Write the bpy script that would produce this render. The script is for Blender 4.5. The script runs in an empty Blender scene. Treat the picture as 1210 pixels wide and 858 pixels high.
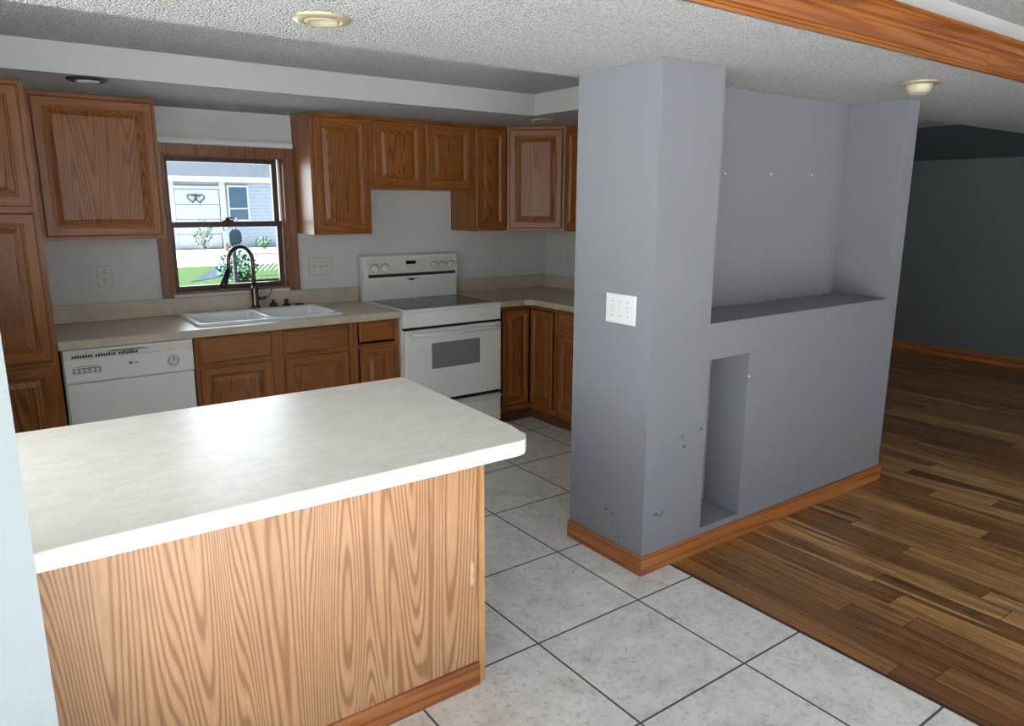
import bpy, bmesh, math, random
from mathutils import Vector, Matrix
random.seed(7)
S = bpy.context.scene
COL = S.collection
PI = math.pi

# ------------------------------------------------------------------ camera
CAM = Vector((-2.1273, -4.7644, 1.5834)); YAW, PITCH, ROLL, FPX = 0.6288, 0.2156, 0.0033, 860.33
cd = bpy.data.cameras.new('camera'); cam = bpy.data.objects.new('camera', cd); COL.objects.link(cam)
_f = Vector((math.sin(YAW)*math.cos(PITCH), math.cos(YAW)*math.cos(PITCH), -math.sin(PITCH)))
_r = Vector((math.cos(YAW), -math.sin(YAW), 0)); _u = _r.cross(_f)
_R = _r*math.cos(ROLL) + _u*math.sin(ROLL); _U = -_r*math.sin(ROLL) + _u*math.cos(ROLL)
cam.matrix_world = Matrix(((_R.x, _U.x, -_f.x, CAM.x), (_R.y, _U.y, -_f.y, CAM.y), (_R.z, _U.z, -_f.z, CAM.z), (0, 0, 0, 1)))
cd.sensor_fit = 'HORIZONTAL'; cd.sensor_width = 36.0; cd.lens = FPX/1210*36.0; cd.clip_start = 0.05; cd.clip_end = 300
S.camera = cam

# ------------------------------------------------------------------ world, sun, daylight, exposure
S.view_settings.view_transform = 'Standard'; S.view_settings.look = 'None'
S.view_settings.gamma = 1.0; S.view_settings.use_curve_mapping = False
S.view_settings.exposure = 0.42
SUN_STRENGTH, SKY_STRENGTH = 64.0, 0.25
W = bpy.data.worlds.new('world'); S.world = W; W.use_nodes = True
wn = W.node_tree.nodes; wl = W.node_tree.links
sky = wn.new('ShaderNodeTexSky'); sky.sky_type = 'NISHITA'; sky.sun_disc = False
sky.sun_elevation = math.radians(48); sky.sun_rotation = math.radians(265); sky.air_density = 1.0; sky.dust_density = 1.5
wl.new(sky.outputs[0], wn['Background'].inputs['Color']); wn['Background'].inputs['Strength'].default_value = SKY_STRENGTH

def sun(name, d, strength, angle=0.01, col=(.94, .975, 1)):
    l = bpy.data.lights.new(name, 'SUN'); l.energy = strength; l.angle = angle; l.color = col
    o = bpy.data.objects.new(name, l); COL.objects.link(o); o.location = (0, -12, 12)
    o.rotation_euler = Vector(d).to_track_quat('-Z', 'Y').to_euler(); return o
def area(name, loc, d, sx, sy, power, col):
    l = bpy.data.lights.new(name, 'AREA'); l.shape = 'RECTANGLE'; l.size = sx; l.size_y = sy; l.energy = power; l.color = col
    o = bpy.data.objects.new(name, l); COL.objects.link(o); o.location = loc
    o.rotation_euler = Vector(d).to_track_quat('-Z', 'Y').to_euler(); return o
sun('sun', (0.85, 0.04, -0.50), SUN_STRENGTH)
area('fill_patio_door', (-1.6, -7.9, .75), (0, 1, .42), 2.5, 1.7, 12, (0.93, 0.96, 1.0))  # fill lamp tilted up to suggest ground bounce through the unseen door
area('fill_dining_side', (-4.6, -5.2, 1.2), (1, .10, .30), 2.6, 1.5, 10, (0.92, 0.96, 1.0))  # fill lamp added outside the unseen opening at the left
area('fill_living_rear', (2.4, -7.9, 1.1), (0, 1, .35), 1.8, 1.3, 45, (0.93, 0.96, 1.0))  # added fill lamp at the rear, also puts sheen on the hardwood
area('daylight_kitchen_window', (-0.82, 0.42, 1.47), (0, -1, -0.12), 0.7, 0.8, 12, (0.88, 0.95, 1.0))
area('fill_kitchen_side', (-2.95, -2.5, 1.62), (1, -.05, -.25), .8, .9, 21, (0.95, 0.98, 1.0))  # added fill lamp for the peninsula top, outside a made-up side opening

# ------------------------------------------------------------------ node helpers
class NT:
    def __init__(s, name):
        s.m = bpy.data.materials.new(name); s.m.use_nodes = True
        s.n = s.m.node_tree.nodes; s.l = s.m.node_tree.links; s.b = s.n['Principled BSDF']
    def new(s, t, **k):
        x = s.n.new(t)
        for a, v in k.items(): setattr(x, a, v)
        return x
    def put(s, sock, v):
        if isinstance(v, bpy.types.NodeSocket): s.l.new(v, sock)
        elif v is not None: sock.default_value = v
    def math(s, op, a, b=None, c=None):
        x = s.new('ShaderNodeMath', operation=op); s.put(x.inputs[0], a)
        if b is not None: s.put(x.inputs[1], b)
        if c is not None: s.put(x.inputs[2], c)
        return x.outputs[0]
    def vmath(s, op, a, b=None):
        x = s.new('ShaderNodeVectorMath', operation=op); s.put(x.inputs[0], a)
        if b is not None: s.put(x.inputs[1], b)
        return x.outputs['Value'] if op in ('LENGTH', 'DISTANCE', 'DOT_PRODUCT') else x.outputs[0]
    def pos(s, scale=(1, 1, 1), rnd=0.0):
        o = s.new('ShaderNodeTexCoord').outputs['Object']
        v = s.vmath('MULTIPLY', o, scale)
        if rnd:
            r = s.new('ShaderNodeObjectInfo').outputs['Random']
            c = s.new('ShaderNodeCombineXYZ')
            for i, k in enumerate((1.0, 1.7, 2.3)): s.put(c.inputs[i], s.math('MULTIPLY', r, rnd*k))
            v = s.vmath('ADD', v, c.outputs[0])
        return v
    def noise(s, vec, scale, detail=2.0, rough=.5, dist=0.0):
        x = s.new('ShaderNodeTexNoise'); s.put(x.inputs['Vector'], vec); x.inputs['Scale'].default_value = scale
        x.inputs['Detail'].default_value = detail; x.inputs['Roughness'].default_value = rough; x.inputs['Distortion'].default_value = dist
        return x.outputs['Fac']
    def ramp(s, fac, stops):
        x = s.new('ShaderNodeValToRGB'); s.put(x.inputs[0], fac); e = x.color_ramp.elements
        while len(e) > 1: e.remove(e[-1])
        for i, (p, c) in enumerate(stops):
            q = e[0] if i == 0 else e.new(p)
            q.position = p; q.color = (*c[:3], 1)
        return x.outputs['Color']
    def mix(s, fac, a, b, mode='MIX'):
        x = s.new('ShaderNodeMix', data_type='RGBA', blend_type=mode); s.put(x.inputs[0], fac)
        s.put(x.inputs[6], a if isinstance(a, bpy.types.NodeSocket) else (*a[:3], 1)); s.put(x.inputs[7], b if isinstance(b, bpy.types.NodeSocket) else (*b[:3], 1))
        return x.outputs[2]
    def bump(s, h, strength, dist=0.01):
        x = s.new('ShaderNodeBump'); x.inputs['Strength'].default_value = strength; x.inputs['Distance'].default_value = dist
        s.l.new(h, x.inputs['Height']); s.l.new(x.outputs[0], s.b.inputs['Normal'])
    def col(s, c): s.put(s.b.inputs['Base Color'], c if isinstance(c, bpy.types.NodeSocket) else (*c[:3], 1))
    def rough(s, r): s.put(s.b.inputs['Roughness'], r)
    def spec(s, v): s.b.inputs['Specular IOR Level'].default_value = v
def srgb(r, g, b):
    f = lambda c: ((c/255+.055)/1.055)**2.4 if c > 10 else c/255/12.92
    return (f(r), f(g), f(b))

def plain(name, c, rough=.5, metal=0.0, spec=.5, var=.04, vs=9.0):
    t = NT(name); n = t.noise(t.pos(), vs, 3)
    t.col(t.mix(n, tuple(x*(1-var) for x in c), tuple(min(1, x*(1+var)) for x in c)))
    t.rough(rough); t.b.inputs['Metallic'].default_value = metal; t.spec(spec); return t.m

def oak(name, light, mid, dark, axis='z', freq=4.5, stretch=.55, bands=15, rough=.38, fine=1.0, spec=.5):
    """plain-sawn oak: contour lines of a stretched noise field give cathedral figure; streaks give pores"""
    t = NT(name)
    sc = {'z': (freq, freq, stretch), 'x': (stretch, freq, freq), 'y': (freq, stretch, freq)}[axis]
    v = t.pos(sc, 9.0)
    f = t.noise(v, 1.0, 1.0, .35, .15)
    w = t.math('PINGPONG', t.math('MULTIPLY', f, bands), .5)
    w2 = t.noise(t.vmath('MULTIPLY', v, (9, 9, 9)), 1.0, 2)
    w = t.math('ADD', w, t.math('MULTIPLY', t.math('SUBTRACT', w2, .5), .28))
    c = t.ramp(w, [(0.0, dark), (.10, dark), (.24, mid), (.5, light)])
    ps = {'z': (260, 260, 9), 'x': (9, 260, 260), 'y': (260, 9, 260)}[axis]
    p = t.noise(t.pos(ps, 9.0), 1.0, 2)
    pc = t.ramp(p, [(.36, (1-.22*fine,)*3), (.58, (1, 1, 1))])
    c = t.mix(1.0, c, pc, 'MULTIPLY')
    big = t.ramp(t.noise(t.pos((1, 1, 1), 9.0), 3.0, 2), [(.3, (.90, .88, .86)), (.7, (1.05, 1.05, 1.05))])
    t.col(t.mix(1.0, c, big, 'MULTIPLY')); t.rough(rough); t.spec(spec); t.bump(p, .08, .002)
    return t.m

# ------------------------------------------------------------------ materials
M = {}
_cl, _cm, _cd = srgb(160, 99, 44), srgb(151, 91, 39), srgb(122, 70, 30)
M['cab'] = oak('cabinet_oak', _cl, _cm, tuple((a+b)/2 for a, b in zip(_cm, _cd)), 'z', 11, .5, 16)
M['cab_rail'] = oak('cabinet_oak_rail', _cl, _cm, tuple((a+b)/2 for a, b in zip(_cm, _cd)), 'x', 11, .5, 16)
M['cab_panel'] = oak('cabinet_oak_panel', _cl, _cm, _cd, 'z', 6.5, .34, 40)
M['cab_in'] = plain('cabinet_inside', srgb(150, 115, 78), .6)
M['toe'] = plain('toe_kick_brown', srgb(104, 66, 36), .6)
M['isl'] = oak('peninsula_oak', srgb(200, 156, 117), srgb(191, 146, 107), srgb(160, 115, 79), 'z', 5.6, .40, 46, .42, .7)
M['isl_trim'] = oak('peninsula_corner_oak', srgb(206, 158, 104), srgb(196, 145, 92), srgb(160, 108, 62), 'z', 8, .5, 6, .42)
M['base_trim'] = oak('oak_trim', srgb(182, 116, 64), srgb(174, 107, 56), srgb(146, 82, 40), 'x', 14, .4, 9, .35)
M['base_trim_y'] = oak('oak_trim_y', srgb(182, 116, 64), srgb(174, 107, 56), srgb(146, 82, 40), 'y', 14, .4, 9, .35)
M['beam'] = oak('beam_oak', srgb(158, 98, 50), srgb(152, 92, 46), srgb(134, 76, 36), 'x', 14, .35, 9, .2, .6)
M['win_wood'] = oak('window_oak', srgb(146, 94, 52), srgb(138, 86, 46), srgb(116, 68, 36), 'z', 14, .5, 9, .35)
M['sash'] = plain('window_sash_brown', srgb(74, 46, 34), .4)

def paint(name, c, bs=70, bst=.25, rough=.6):
    t = NT(name); n = t.noise(t.pos(), bs, 3, .6)
    m = t.noise(t.pos(), 1.3, 3)
    t.col(t.mix(m, tuple(x*.95 for x in c), tuple(min(1, x*1.05) for x in c))); t.rough(rough); t.spec(.35)
    t.bump(n, bst, .004); return t.m
M['wall_kitchen'] = paint('kitchen_wall_paint', srgb(206, 206, 204))
M['wall_white'] = paint('white_wall_paint', srgb(226, 230, 232))
M['wall_pale'] = paint('pale_blue_wall_paint', srgb(134, 141, 145))
M['wall_grey'] = paint('grey_wall_paint', srgb(127, 129, 135), 80, .3)
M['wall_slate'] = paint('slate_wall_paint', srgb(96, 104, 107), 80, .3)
M['ceil_slate'] = paint('dark_slate_ceiling', srgb(80, 90, 100), 80, .3)  # one even tone for the living-room slope, darker than its wall
M['fascia'] = paint('fascia_paint', srgb(186, 187, 185), 60, .1)

def popcorn(name, c):
    t = NT(name); v = t.pos()
    vo = t.new('ShaderNodeTexVoronoi', feature='F1'); t.l.new(t.vmath('ADD', v, t.vmath('MULTIPLY', t.new('ShaderNodeTexNoise').outputs['Color'], (.004, .004, .004))), vo.inputs['Vector']); vo.inputs['Scale'].default_value = 118
    b = t.noise(v, 170, 2)
    h = t.math('ADD', t.math('SUBTRACT', 1, t.math('MULTIPLY', vo.outputs['Distance'], 1.3)), t.math('MULTIPLY', b, .6))
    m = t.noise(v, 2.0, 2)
    pit_shade = t.ramp(t.noise(v, 125, 2, .6), [(.36, (.74, .74, .74)), (.52, (1, 1, 1))])  # random speckle darkens the colour in place of shade in the popcorn pits
    t.col(t.mix(1.0, t.mix(m, tuple(x*.96 for x in c), c), pit_shade, 'MULTIPLY')); t.rough(.9); t.spec(.15); t.bump(h, 1.0, .05); return t.m
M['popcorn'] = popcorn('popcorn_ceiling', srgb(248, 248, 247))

def tile_mat():
    t = NT('floor_tile'); o = t.new('ShaderNodeTexCoord').outputs['Object']
    sp = t.new('ShaderNodeSeparateXYZ'); t.l.new(o, sp.inputs[0]); T = .5183
    u = t.math('DIVIDE', t.math('SUBTRACT', sp.outputs[0], -.1172 - 20*T), T); v = t.math('DIVIDE', t.math('SUBTRACT', sp.outputs[1], -3.401 - 20*T), T)
    fu = t.math('FRACT', u); fv = t.math('FRACT', v)
    du = t.math('MINIMUM', fu, t.math('SUBTRACT', 1, fu)); dv = t.math('MINIMUM', fv, t.math('SUBTRACT', 1, fv))
    d = t.math('MULTIPLY', t.math('MINIMUM', du, dv), T)
    g = t.math('LESS_THAN', d, .0042)
    wn_ = t.new('ShaderNodeTexWhiteNoise', noise_dimensions='2D'); c = t.new('ShaderNodeCombineXYZ')
    t.put(c.inputs[0], t.math('FLOOR', u)); t.put(c.inputs[1], t.math('FLOOR', v)); t.l.new(c.outputs[0], wn_.inputs[0])
    off = t.vmath('MULTIPLY', wn_.outputs['Color'], (7, 7, 7)); vv = t.vmath('ADD', o, off)
    n1 = t.noise(vv, 7, 5, .65, .4); n2 = t.noise(vv, 42, 5, .78, .6)
    c1 = t.ramp(n1, [(.25, srgb(200, 195, 187)), (.48, srgb(228, 226, 222)), (.75, srgb(241, 241, 240))])
    c2 = t.ramp(n2, [(.33, (.66, .64, .62)), (.48, (1, 1, 1))])
    c1 = t.mix(.95, c1, c2, 'MULTIPLY')
    t.col(t.mix(g, c1, srgb(92, 90, 88)))
    t.rough(t.math('ADD', t.math('MULTIPLY', g, .5), t.math('ADD', .33, t.math('MULTIPLY', n2, .15))))
    t.bump(t.math('SUBTRACT', t.math('MULTIPLY', n2, .1), g), .35, .004); return t.m
M['tile'] = tile_mat()

def plank_mat():
    t = NT('hardwood_planks'); o = t.new('ShaderNodeTexCoord').outputs['Object']
    sp = t.new('ShaderNodeSeparateXYZ'); t.l.new(o, sp.inputs[0]); w, L = .119, 1.15
    r = t.math('DIVIDE', t.math('SUBTRACT', sp.outputs[0], .212), w); row = t.math('FLOOR', r)
    w1 = t.new('ShaderNodeTexWhiteNoise', noise_dimensions='1D'); t.put(w1.inputs['W'], row)
    q = t.math('ADD', t.math('DIVIDE', sp.outputs[1], L), t.math('MULTIPLY', w1.outputs['Value'], 9.0)); idx = t.math('FLOOR', q)
    c = t.new('ShaderNodeCombineXYZ'); t.put(c.inputs[0], row); t.put(c.inputs[1], idx)
    w2 = t.new('ShaderNodeTexWhiteNoise', noise_dimensions='2D'); t.l.new(c.outputs[0], w2.inputs[0])
    off = t.vmath('MULTIPLY', w2.outputs['Color'], (11, 11, 11))
    v = t.vmath('ADD', o, off)
    base = t.ramp(w2.outputs['Value'], [(0, srgb(116, 76, 46)), (.35, srgb(140, 97, 58)), (.75, srgb(162, 118, 70)), (1, srgb(188, 144, 92))])
    gr = t.noise(t.vmath('MULTIPLY', v, (34, 1.7, 1)), 1.0, 5, .62, 1.1)
    streak = t.ramp(gr, [(.30, (.34, .28, .25)), (.47, (.82, .79, .76)), (.66, (1.3, 1.3, 1.25))])
    colr = t.mix(.95, base, streak, 'MULTIPLY')
    sap = t.noise(t.vmath('MULTIPLY', v, (11, .55, 1)), 1.0, 2, .5, .3)
    colr = t.mix(t.ramp(sap, [(.61, (0, 0, 0)), (.64, (.85,)*3), (.675, (.1,)*3), (.76, (0, 0, 0)), (.79, (.6,)*3)]), colr, srgb(206, 164, 112))
    fx = t.math('FRACT', r); fx = t.math('MULTIPLY', t.math('MINIMUM', fx, t.math('SUBTRACT', 1, fx)), w)
    fy = t.math('FRACT', q); fy = t.math('MULTIPLY', t.math('MINIMUM', fy, t.math('SUBTRACT', 1, fy)), L)
    g = t.math('LESS_THAN', t.math('MINIMUM', fx, fy), .0011)
    t.col(t.mix(g, colr, srgb(40, 24, 16))); t.rough(t.math('ADD', .27, t.math('MULTIPLY', gr, .16)))
    t.bump(t.math('SUBTRACT', t.math('MULTIPLY', gr, .15), g), .2, .003); return t.m
M['plank'] = plank_mat()

def laminate(name, a, b, rough):
    t = NT(name); n = t.noise(t.pos((1, 2.2, 1)), 9, 5, .65, .8); n2 = t.noise(t.pos(), 90, 2)
    c = t.mix(t.ramp(n, [(.35, (0, 0, 0)), (.65, (1, 1, 1))]), a, b)
    t.col(t.mix(.25, c, t.ramp(n2, [(.3, (.8, .8, .78)), (.6, (1, 1, 1))]), 'MULTIPLY'))
    t.rough(rough); t.spec(.5); return t.m
M['counter'] = laminate('cream_laminate', srgb(220, 216, 204), srgb(231, 228, 219), .34)
M['counter_k'] = laminate('beige_laminate', srgb(186, 174, 154), srgb(200, 189, 170), .3)
M['white_gloss'] = plain('white_enamel', srgb(226, 226, 222), .28, var=.02)
M['white_sink'] = plain('white_porcelain', srgb(228, 229, 230), .18, var=.01)
M['bisque'] = plain('bisque_plastic', srgb(214, 212, 200), .4, var=.02)
M['white_plastic'] = plain('white_plastic', srgb(212, 214, 217), .35, var=.01)
M['plate_almond'] = plain('almond_plastic', srgb(204, 202, 196), .4, var=.02)
M['dark_slot'] = plain('dark_plastic', srgb(40, 40, 42), .5)
M['grey_print'] = plain('grey_print', srgb(120, 122, 122), .5)
M['black_glass'] = plain('black_ceramic_glass', srgb(26, 27, 29), .08, var=.02)
M['oven_glass'] = plain('grey_oven_glass', srgb(122, 125, 127), .15, var=.02)
M['scuff'] = plain('scuff_grey', srgb(84, 84, 92), .6)
M['chip'] = plain('bare_wood_chip', srgb(206, 180, 152), .7)
M['black'] = plain('black_rubber', srgb(18, 18, 19), .4)
M['bronze'] = plain('dark_brushed_bronze', srgb(104, 96, 88), .2, metal=.9)
M['steel'] = plain('brushed_steel', srgb(168, 166, 160), .3, metal=1.0)
M['brass'] = plain('cream_brass_trim', srgb(184, 172, 138), .35, metal=.4)
M['lamp_glass'] = plain('frosted_bulb', srgb(186, 176, 150), .3)
M['rail_white'] = plain('white_rail', srgb(220, 222, 222), .45)
M['lawn'] = plain('lawn_grass', srgb(50, 66, 40), .9, spec=0, var=.3, vs=2)
M['concrete'] = plain('concrete', srgb(168, 166, 162), .9, var=.08)
M['asphalt'] = plain('street_asphalt', srgb(50, 56, 66), .9, spec=0, var=.08)
M['roof'] = plain('roof_shingle', srgb(56, 60, 66), .9, spec=0, var=.3, vs=6)
M['ext_white'] = plain('white_trim', srgb(172, 176, 182), .6)
M['ext_glass'] = plain('distant_window_glass', srgb(58, 84, 108), .1, var=.2, vs=3)
M['iron'] = plain('dark_iron', srgb(34, 36, 40), .6)
M['leaf'] = plain('shrub_leaf', srgb(40, 74, 50), .7, var=.35, vs=20)
M['leaf_light'] = plain('pale_leaf', srgb(70, 92, 78), .7, var=.3, vs=20)
M['bark'] = plain('bark', srgb(84, 72, 62), .9, var=.2)
M['mailbox'] = plain('blue_grey_metal', srgb(44, 60, 84), .4, metal=.3)
def siding():
    t = NT('lap_siding'); o = t.new('ShaderNodeTexCoord').outputs['Object']; sp = t.new('ShaderNodeSeparateXYZ'); t.l.new(o, sp.inputs[0])
    z = t.math('FRACT', t.math('DIVIDE', sp.outputs[2], .16)); g = t.math('LESS_THAN', z, .1)
    t.col(t.mix(g, srgb(142, 152, 166), srgb(112, 124, 140))); t.rough(.7); t.bump(z, .5, .02); return t.m
M['siding'] = siding()
def glass():
    t = NT('window_glass'); tr = t.new('ShaderNodeBsdfTransparent'); tr.inputs[0].default_value = (.95, .97, .97, 1)
    gl = t.new('ShaderNodeBsdfGlossy'); gl.inputs['Roughness'].default_value = .02; fr = t.new('ShaderNodeFresnel'); fr.inputs[0].default_value = 1.45
    n = t.noise(t.pos(), 3.0, 2); t.put(fr.inputs[0], t.math('ADD', 1.43, t.math('MULTIPLY', n, .04)))
    mx = t.new('ShaderNodeMixShader'); t.l.new(fr.outputs[0], mx.inputs[0]); t.l.new(tr.outputs[0], mx.inputs[1]); t.l.new(gl.outputs[0], mx.inputs[2])
    t.l.new(mx.outputs[0], t.n['Material Output'].inputs['Surface']); return t.m
M['glass'] = glass()

# ------------------------------------------------------------------ mesh builder
class MB:
    def __init__(s): s.v = []; s.f = []; s.mi = []; s.sm = []
    def add(s, vs, fs, mi=0, smooth=False):
        b = len(s.v); s.v += [tuple(v) for v in vs]
        for f in fs: s.f.append([b+i for i in f]); s.mi.append(mi); s.sm.append(smooth)
        return s
    def box(s, x0, x1, y0, y1, z0, z1, bev=0.0, mi=0, seg=2):
        x0, x1 = min(x0, x1), max(x0, x1); y0, y1 = min(y0, y1), max(y0, y1); z0, z1 = min(z0, z1), max(z0, z1)
        if bev <= 0:
            v = [(x, y, z) for z in (z0, z1) for y in (y0, y1) for x in (x0, x1)]
            return s.add(v, [(0, 2, 3, 1), (4, 5, 7, 6), (0, 1, 5, 4), (2, 6, 7, 3), (0, 4, 6, 2), (1, 3, 7, 5)], mi)
        bm = bmesh.new(); bmesh.ops.create_cube(bm, size=1)
        for v in bm.verts: v.co = ((x0+x1)/2+v.co.x*(x1-x0), (y0+y1)/2+v.co.y*(y1-y0), (z0+z1)/2+v.co.z*(z1-z0))
        bmesh.ops.bevel(bm, geom=bm.edges[:], offset=bev, segments=seg, affect='EDGES', profile=.5)
        return s.bm(bm, mi)
    def bm(s, bm, mi=0, smooth=False):
        bm.verts.ensure_lookup_table(); bm.verts.index_update()
        s.add([v.co[:] for v in bm.verts], [[v.index for v in f.verts] for f in bm.faces], mi, smooth); bm.free(); return s
    def loft(s, rings, cap0=True, cap1=True, mi=0, smooth=False, side_mi=None):
        n = len(rings[0]); b = len(s.v)
        for r in rings: s.v += [tuple(p) for p in r]
        for k in range(len(rings)-1):
            for i in range(n):
                j = (i+1) % n
                s.f.append([b+k*n+i, b+k*n+j, b+(k+1)*n+j, b+(k+1)*n+i]); s.mi.append(side_mi[i] if side_mi else mi); s.sm.append(smooth)
        if cap0: s.f.append([b+i for i in reversed(range(n))]); s.mi.append(mi); s.sm.append(False)
        if cap1: s.f.append([b+(len(rings)-1)*n+i for i in range(n)]); s.mi.append(mi); s.sm.append(False)
        return s
    def rect_rings(s, x0, x1, z0, z1, y, steps, cap0=True, cap1=True, side_mi=None, mi=0):
        """nested rectangles facing -y: steps = (inset, forward)"""
        return s.loft([[(x0+i, y-d, z0+i), (x1-i, y-d, z0+i), (x1-i, y-d, z1-i), (x0+i, y-d, z1-i)] for i, d in steps], cap0, cap1, mi, False, side_mi)
    def lathe(s, prof, c=(0, 0, 0), axis='z', n=28, mi=0, smooth=True):
        rings = []
        for r, h in prof:
            ring = []
            for k in range(n):
                a = 2*PI*k/n; p = (r*math.cos(a), r*math.sin(a), h)
                if axis == 'y': p = (p[0], h, -p[1])
                if axis == 'x': p = (h, p[0], p[1])
                ring.append((c[0]+p[0], c[1]+p[1], c[2]+p[2]))
            rings.append(ring)
        return s.loft(rings, True, True, mi, smooth)
    def tube(s, pts, rad, n=14, mi=0):
        P = [Vector(p) for p in pts]; rs = rad if isinstance(rad, (list, tuple)) else [rad]*len(P)
        t0 = (P[1]-P[0]).normalized(); a = t0.orthogonal().normalized(); rings = []
        for i, p in enumerate(P):
            t = ((P[min(i+1, len(P)-1)]-p).normalized()+(p-P[max(i-1, 0)]).normalized()).normalized() if 0 < i < len(P)-1 else ((P[1]-P[0]) if i == 0 else (P[-1]-P[-2])).normalized()
            a = (a-t*a.dot(t)).normalized(); b = t.cross(a)
            rings.append([p+(a*math.cos(2*PI*k/n)+b*math.sin(2*PI*k/n))*rs[i] for k in range(n)])
        return s.loft(rings, True, True, mi, True)
    def prism(s, poly, z0, z1, bev=0.0, mi=0):
        bm = bmesh.new(); vs = [bm.verts.new((x, y, z0)) for x, y in poly]; f = bm.faces.new(vs)
        r = bmesh.ops.extrude_face_region(bm, geom=[f]); 
        for e in r['geom']:
            if isinstance(e, bmesh.types.BMVert): e.co.z = z1
        bmesh.ops.recalc_face_normals(bm, faces=bm.faces[:])
        if bev: bmesh.ops.bevel(bm, geom=bm.edges[:], offset=bev, segments=2, affect='EDGES', profile=.5)
        return s.bm(bm, mi)
    def build(s, name, mats, parent=None):
        me = bpy.data.meshes.new(name); me.from_pydata(s.v, [], s.f)
        for m in (mats if isinstance(mats, (list, tuple)) else [mats]): me.materials.append(M[m])
        for p, mi, sm in zip(me.polygons, s.mi, s.sm): p.material_index = mi; p.use_smooth = sm
        bm = bmesh.new(); bm.from_mesh(me); bmesh.ops.recalc_face_normals(bm, faces=bm.faces[:]); bm.to_mesh(me); bm.free()
        o = bpy.data.objects.new(name, me); COL.objects.link(o)
        if parent is not None: o.parent = parent
        return o
def box(name, mat, parent, *a, bev=0.0): return MB().box(*a, bev=bev).build(name, mat, parent)
def tag(o, label, cat, group=None, kind=None):
    o['label'] = label; o['category'] = cat
    if group: o['group'] = group
    if kind: o['kind'] = kind
    return o
def thing(name, label, cat, loc=(0, 0, 0), rz=0.0, group=None):
    o = bpy.data.objects.new(name, None); COL.objects.link(o); o.location = loc; o.rotation_euler = (0, 0, rz); o.empty_display_size = .1
    return tag(o, label, cat, group)
def struct(name, mb, mat, parent=None):
    o = mb.build(name, mat, parent)
    if parent is None: o['kind'] = 'structure'
    return o
def copy_tree(o, parent=None):
    c = o.copy(); COL.objects.link(c)
    if parent is not None: c.parent = parent
    for ch in list(o.children): copy_tree(ch, c)
    return c

# ================================================================== SETTING
CEIL = 2.125; XR = 1.672
XL, XF, YB = -4.2, 6.1, -7.5
# floors
struct('floor', MB().box(XL, .212, YB, -2.30, -.06, 0).box(-2.62, 1.79, -2.30, .0, -.06, 0), 'tile')
struct('floor_hardwood', MB().box(.226, XF, YB, -2.30, -.06, 0).box(1.79, XF, -2.30, 0, -.06, 0), 'plank')
struct('trim_4', MB().box(.212, .226, YB, -2.742, -.05, .003), 'sash')
# kitchen back wall with window opening
WX0, WX1, WZ0, WZ1 = -1.20, -.475, 1.035, 1.872
struct('wall_back', MB().box(-2.74, WX0, 0, .16, 0, 2.5).box(WX1, XF+.12, 0, .16, 0, 2.5).box(WX0, WX1, 0, .16, 0, WZ0).box(WX0, WX1, 0, .16, WZ1, 2.5), 'wall_kitchen')
struct('wall_right', MB().box(XR, XR+.118, -2.262, -.0005, 0, 2.5), 'wall_kitchen')
struct('wall_left', MB().box(-2.74, -2.62, -3.17, -2.95, 0, 2.5).box(-2.74, -2.62, -2.05, -.0005, 0, 2.5).box(-2.74, -2.62, -2.95, -2.05, 0, 1.1).box(-2.74, -2.62, -2.95, -2.05, 2.08, 2.5), 'wall_kitchen')
struct('wall_front_left', MB().box(XL, -2.114, -3.30, -3.172, 0, CEIL-.0005), 'wall_pale')
# grey partition with a display recess and a low niche
px0, px1, pyf, pyb = .041, 2.02, -2.741, -2.263
mb = MB()
mb.box(px0, .41, pyf, pyb, 0, CEIL-.0005); mb.box(1.895, px1, pyf, pyb, 0, CEIL-.0005); mb.box(.41, 1.895, -2.42, pyb, 0, CEIL-.0005)
mb.box(.41, .425, pyf, -2.42, 0, 1.075); mb.box(.705, 1.895, pyf, -2.42, 0, 1.075)
mb.box(.425, .705, pyf, -2.42, .912, 1.075); mb.box(.425, .705, pyf, -2.42, 0, .115); mb.box(.425, .705, -2.53, -2.42, .115, .912)
struct('wall_partition', mb, 'wall_grey')
mb = MB()
mb.loft([[(x, pyf-d, z) for d, z in ((0, 0), (.014, 0), (.014, .07), (.011, .083), (0, .085))] for x in (px0-.014, px1+.014)])
struct('baseboard_front', mb, 'base_trim')
mb = MB(); mb.loft([[(px0-d, y, z) for d, z in ((0, 0), (.014, 0), (.014, .07), (.011, .083), (0, .085))] for y in (pyf, pyb)])
struct('baseboard_left', mb, 'base_trim_y')
# living room and dining room walls
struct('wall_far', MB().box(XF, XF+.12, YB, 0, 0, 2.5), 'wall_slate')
struct('baseboard_far', MB().loft([[(XF-d, y, z) for d, z in ((0, 0), (.016, 0), (.016, .085), (.012, .1), (0, .102))] for y in (YB, 0)]), 'base_trim_y')
DX0, DX1 = -2.85, -.35
struct('wall_rear', MB().box(XL, DX0, YB-.14, YB, 0, 2.5).box(DX1, 1.5, YB-.14, YB, 0, 2.5).box(3.3, XF+.12, YB-.14, YB, 0, 2.5)
       .box(DX0, DX1, YB-.14, YB, 2.06, 2.5).box(1.5, 3.3, YB-.14, YB, 0, .7).box(1.5, 3.3, YB-.14, YB, 2.0, 2.5), 'wall_white')
struct('wall_dining', MB().box(XL-.14, XL, YB-.14, -7.0, 0, 2.5).box(XL-.14, XL, -4.3, -3.17, 0, 2.5).box(XL-.14, XL, -7.0, -4.3, 0, .08).box(XL-.14, XL, -7.0, -4.3, 2.15, 2.5), 'wall_white')
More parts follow.
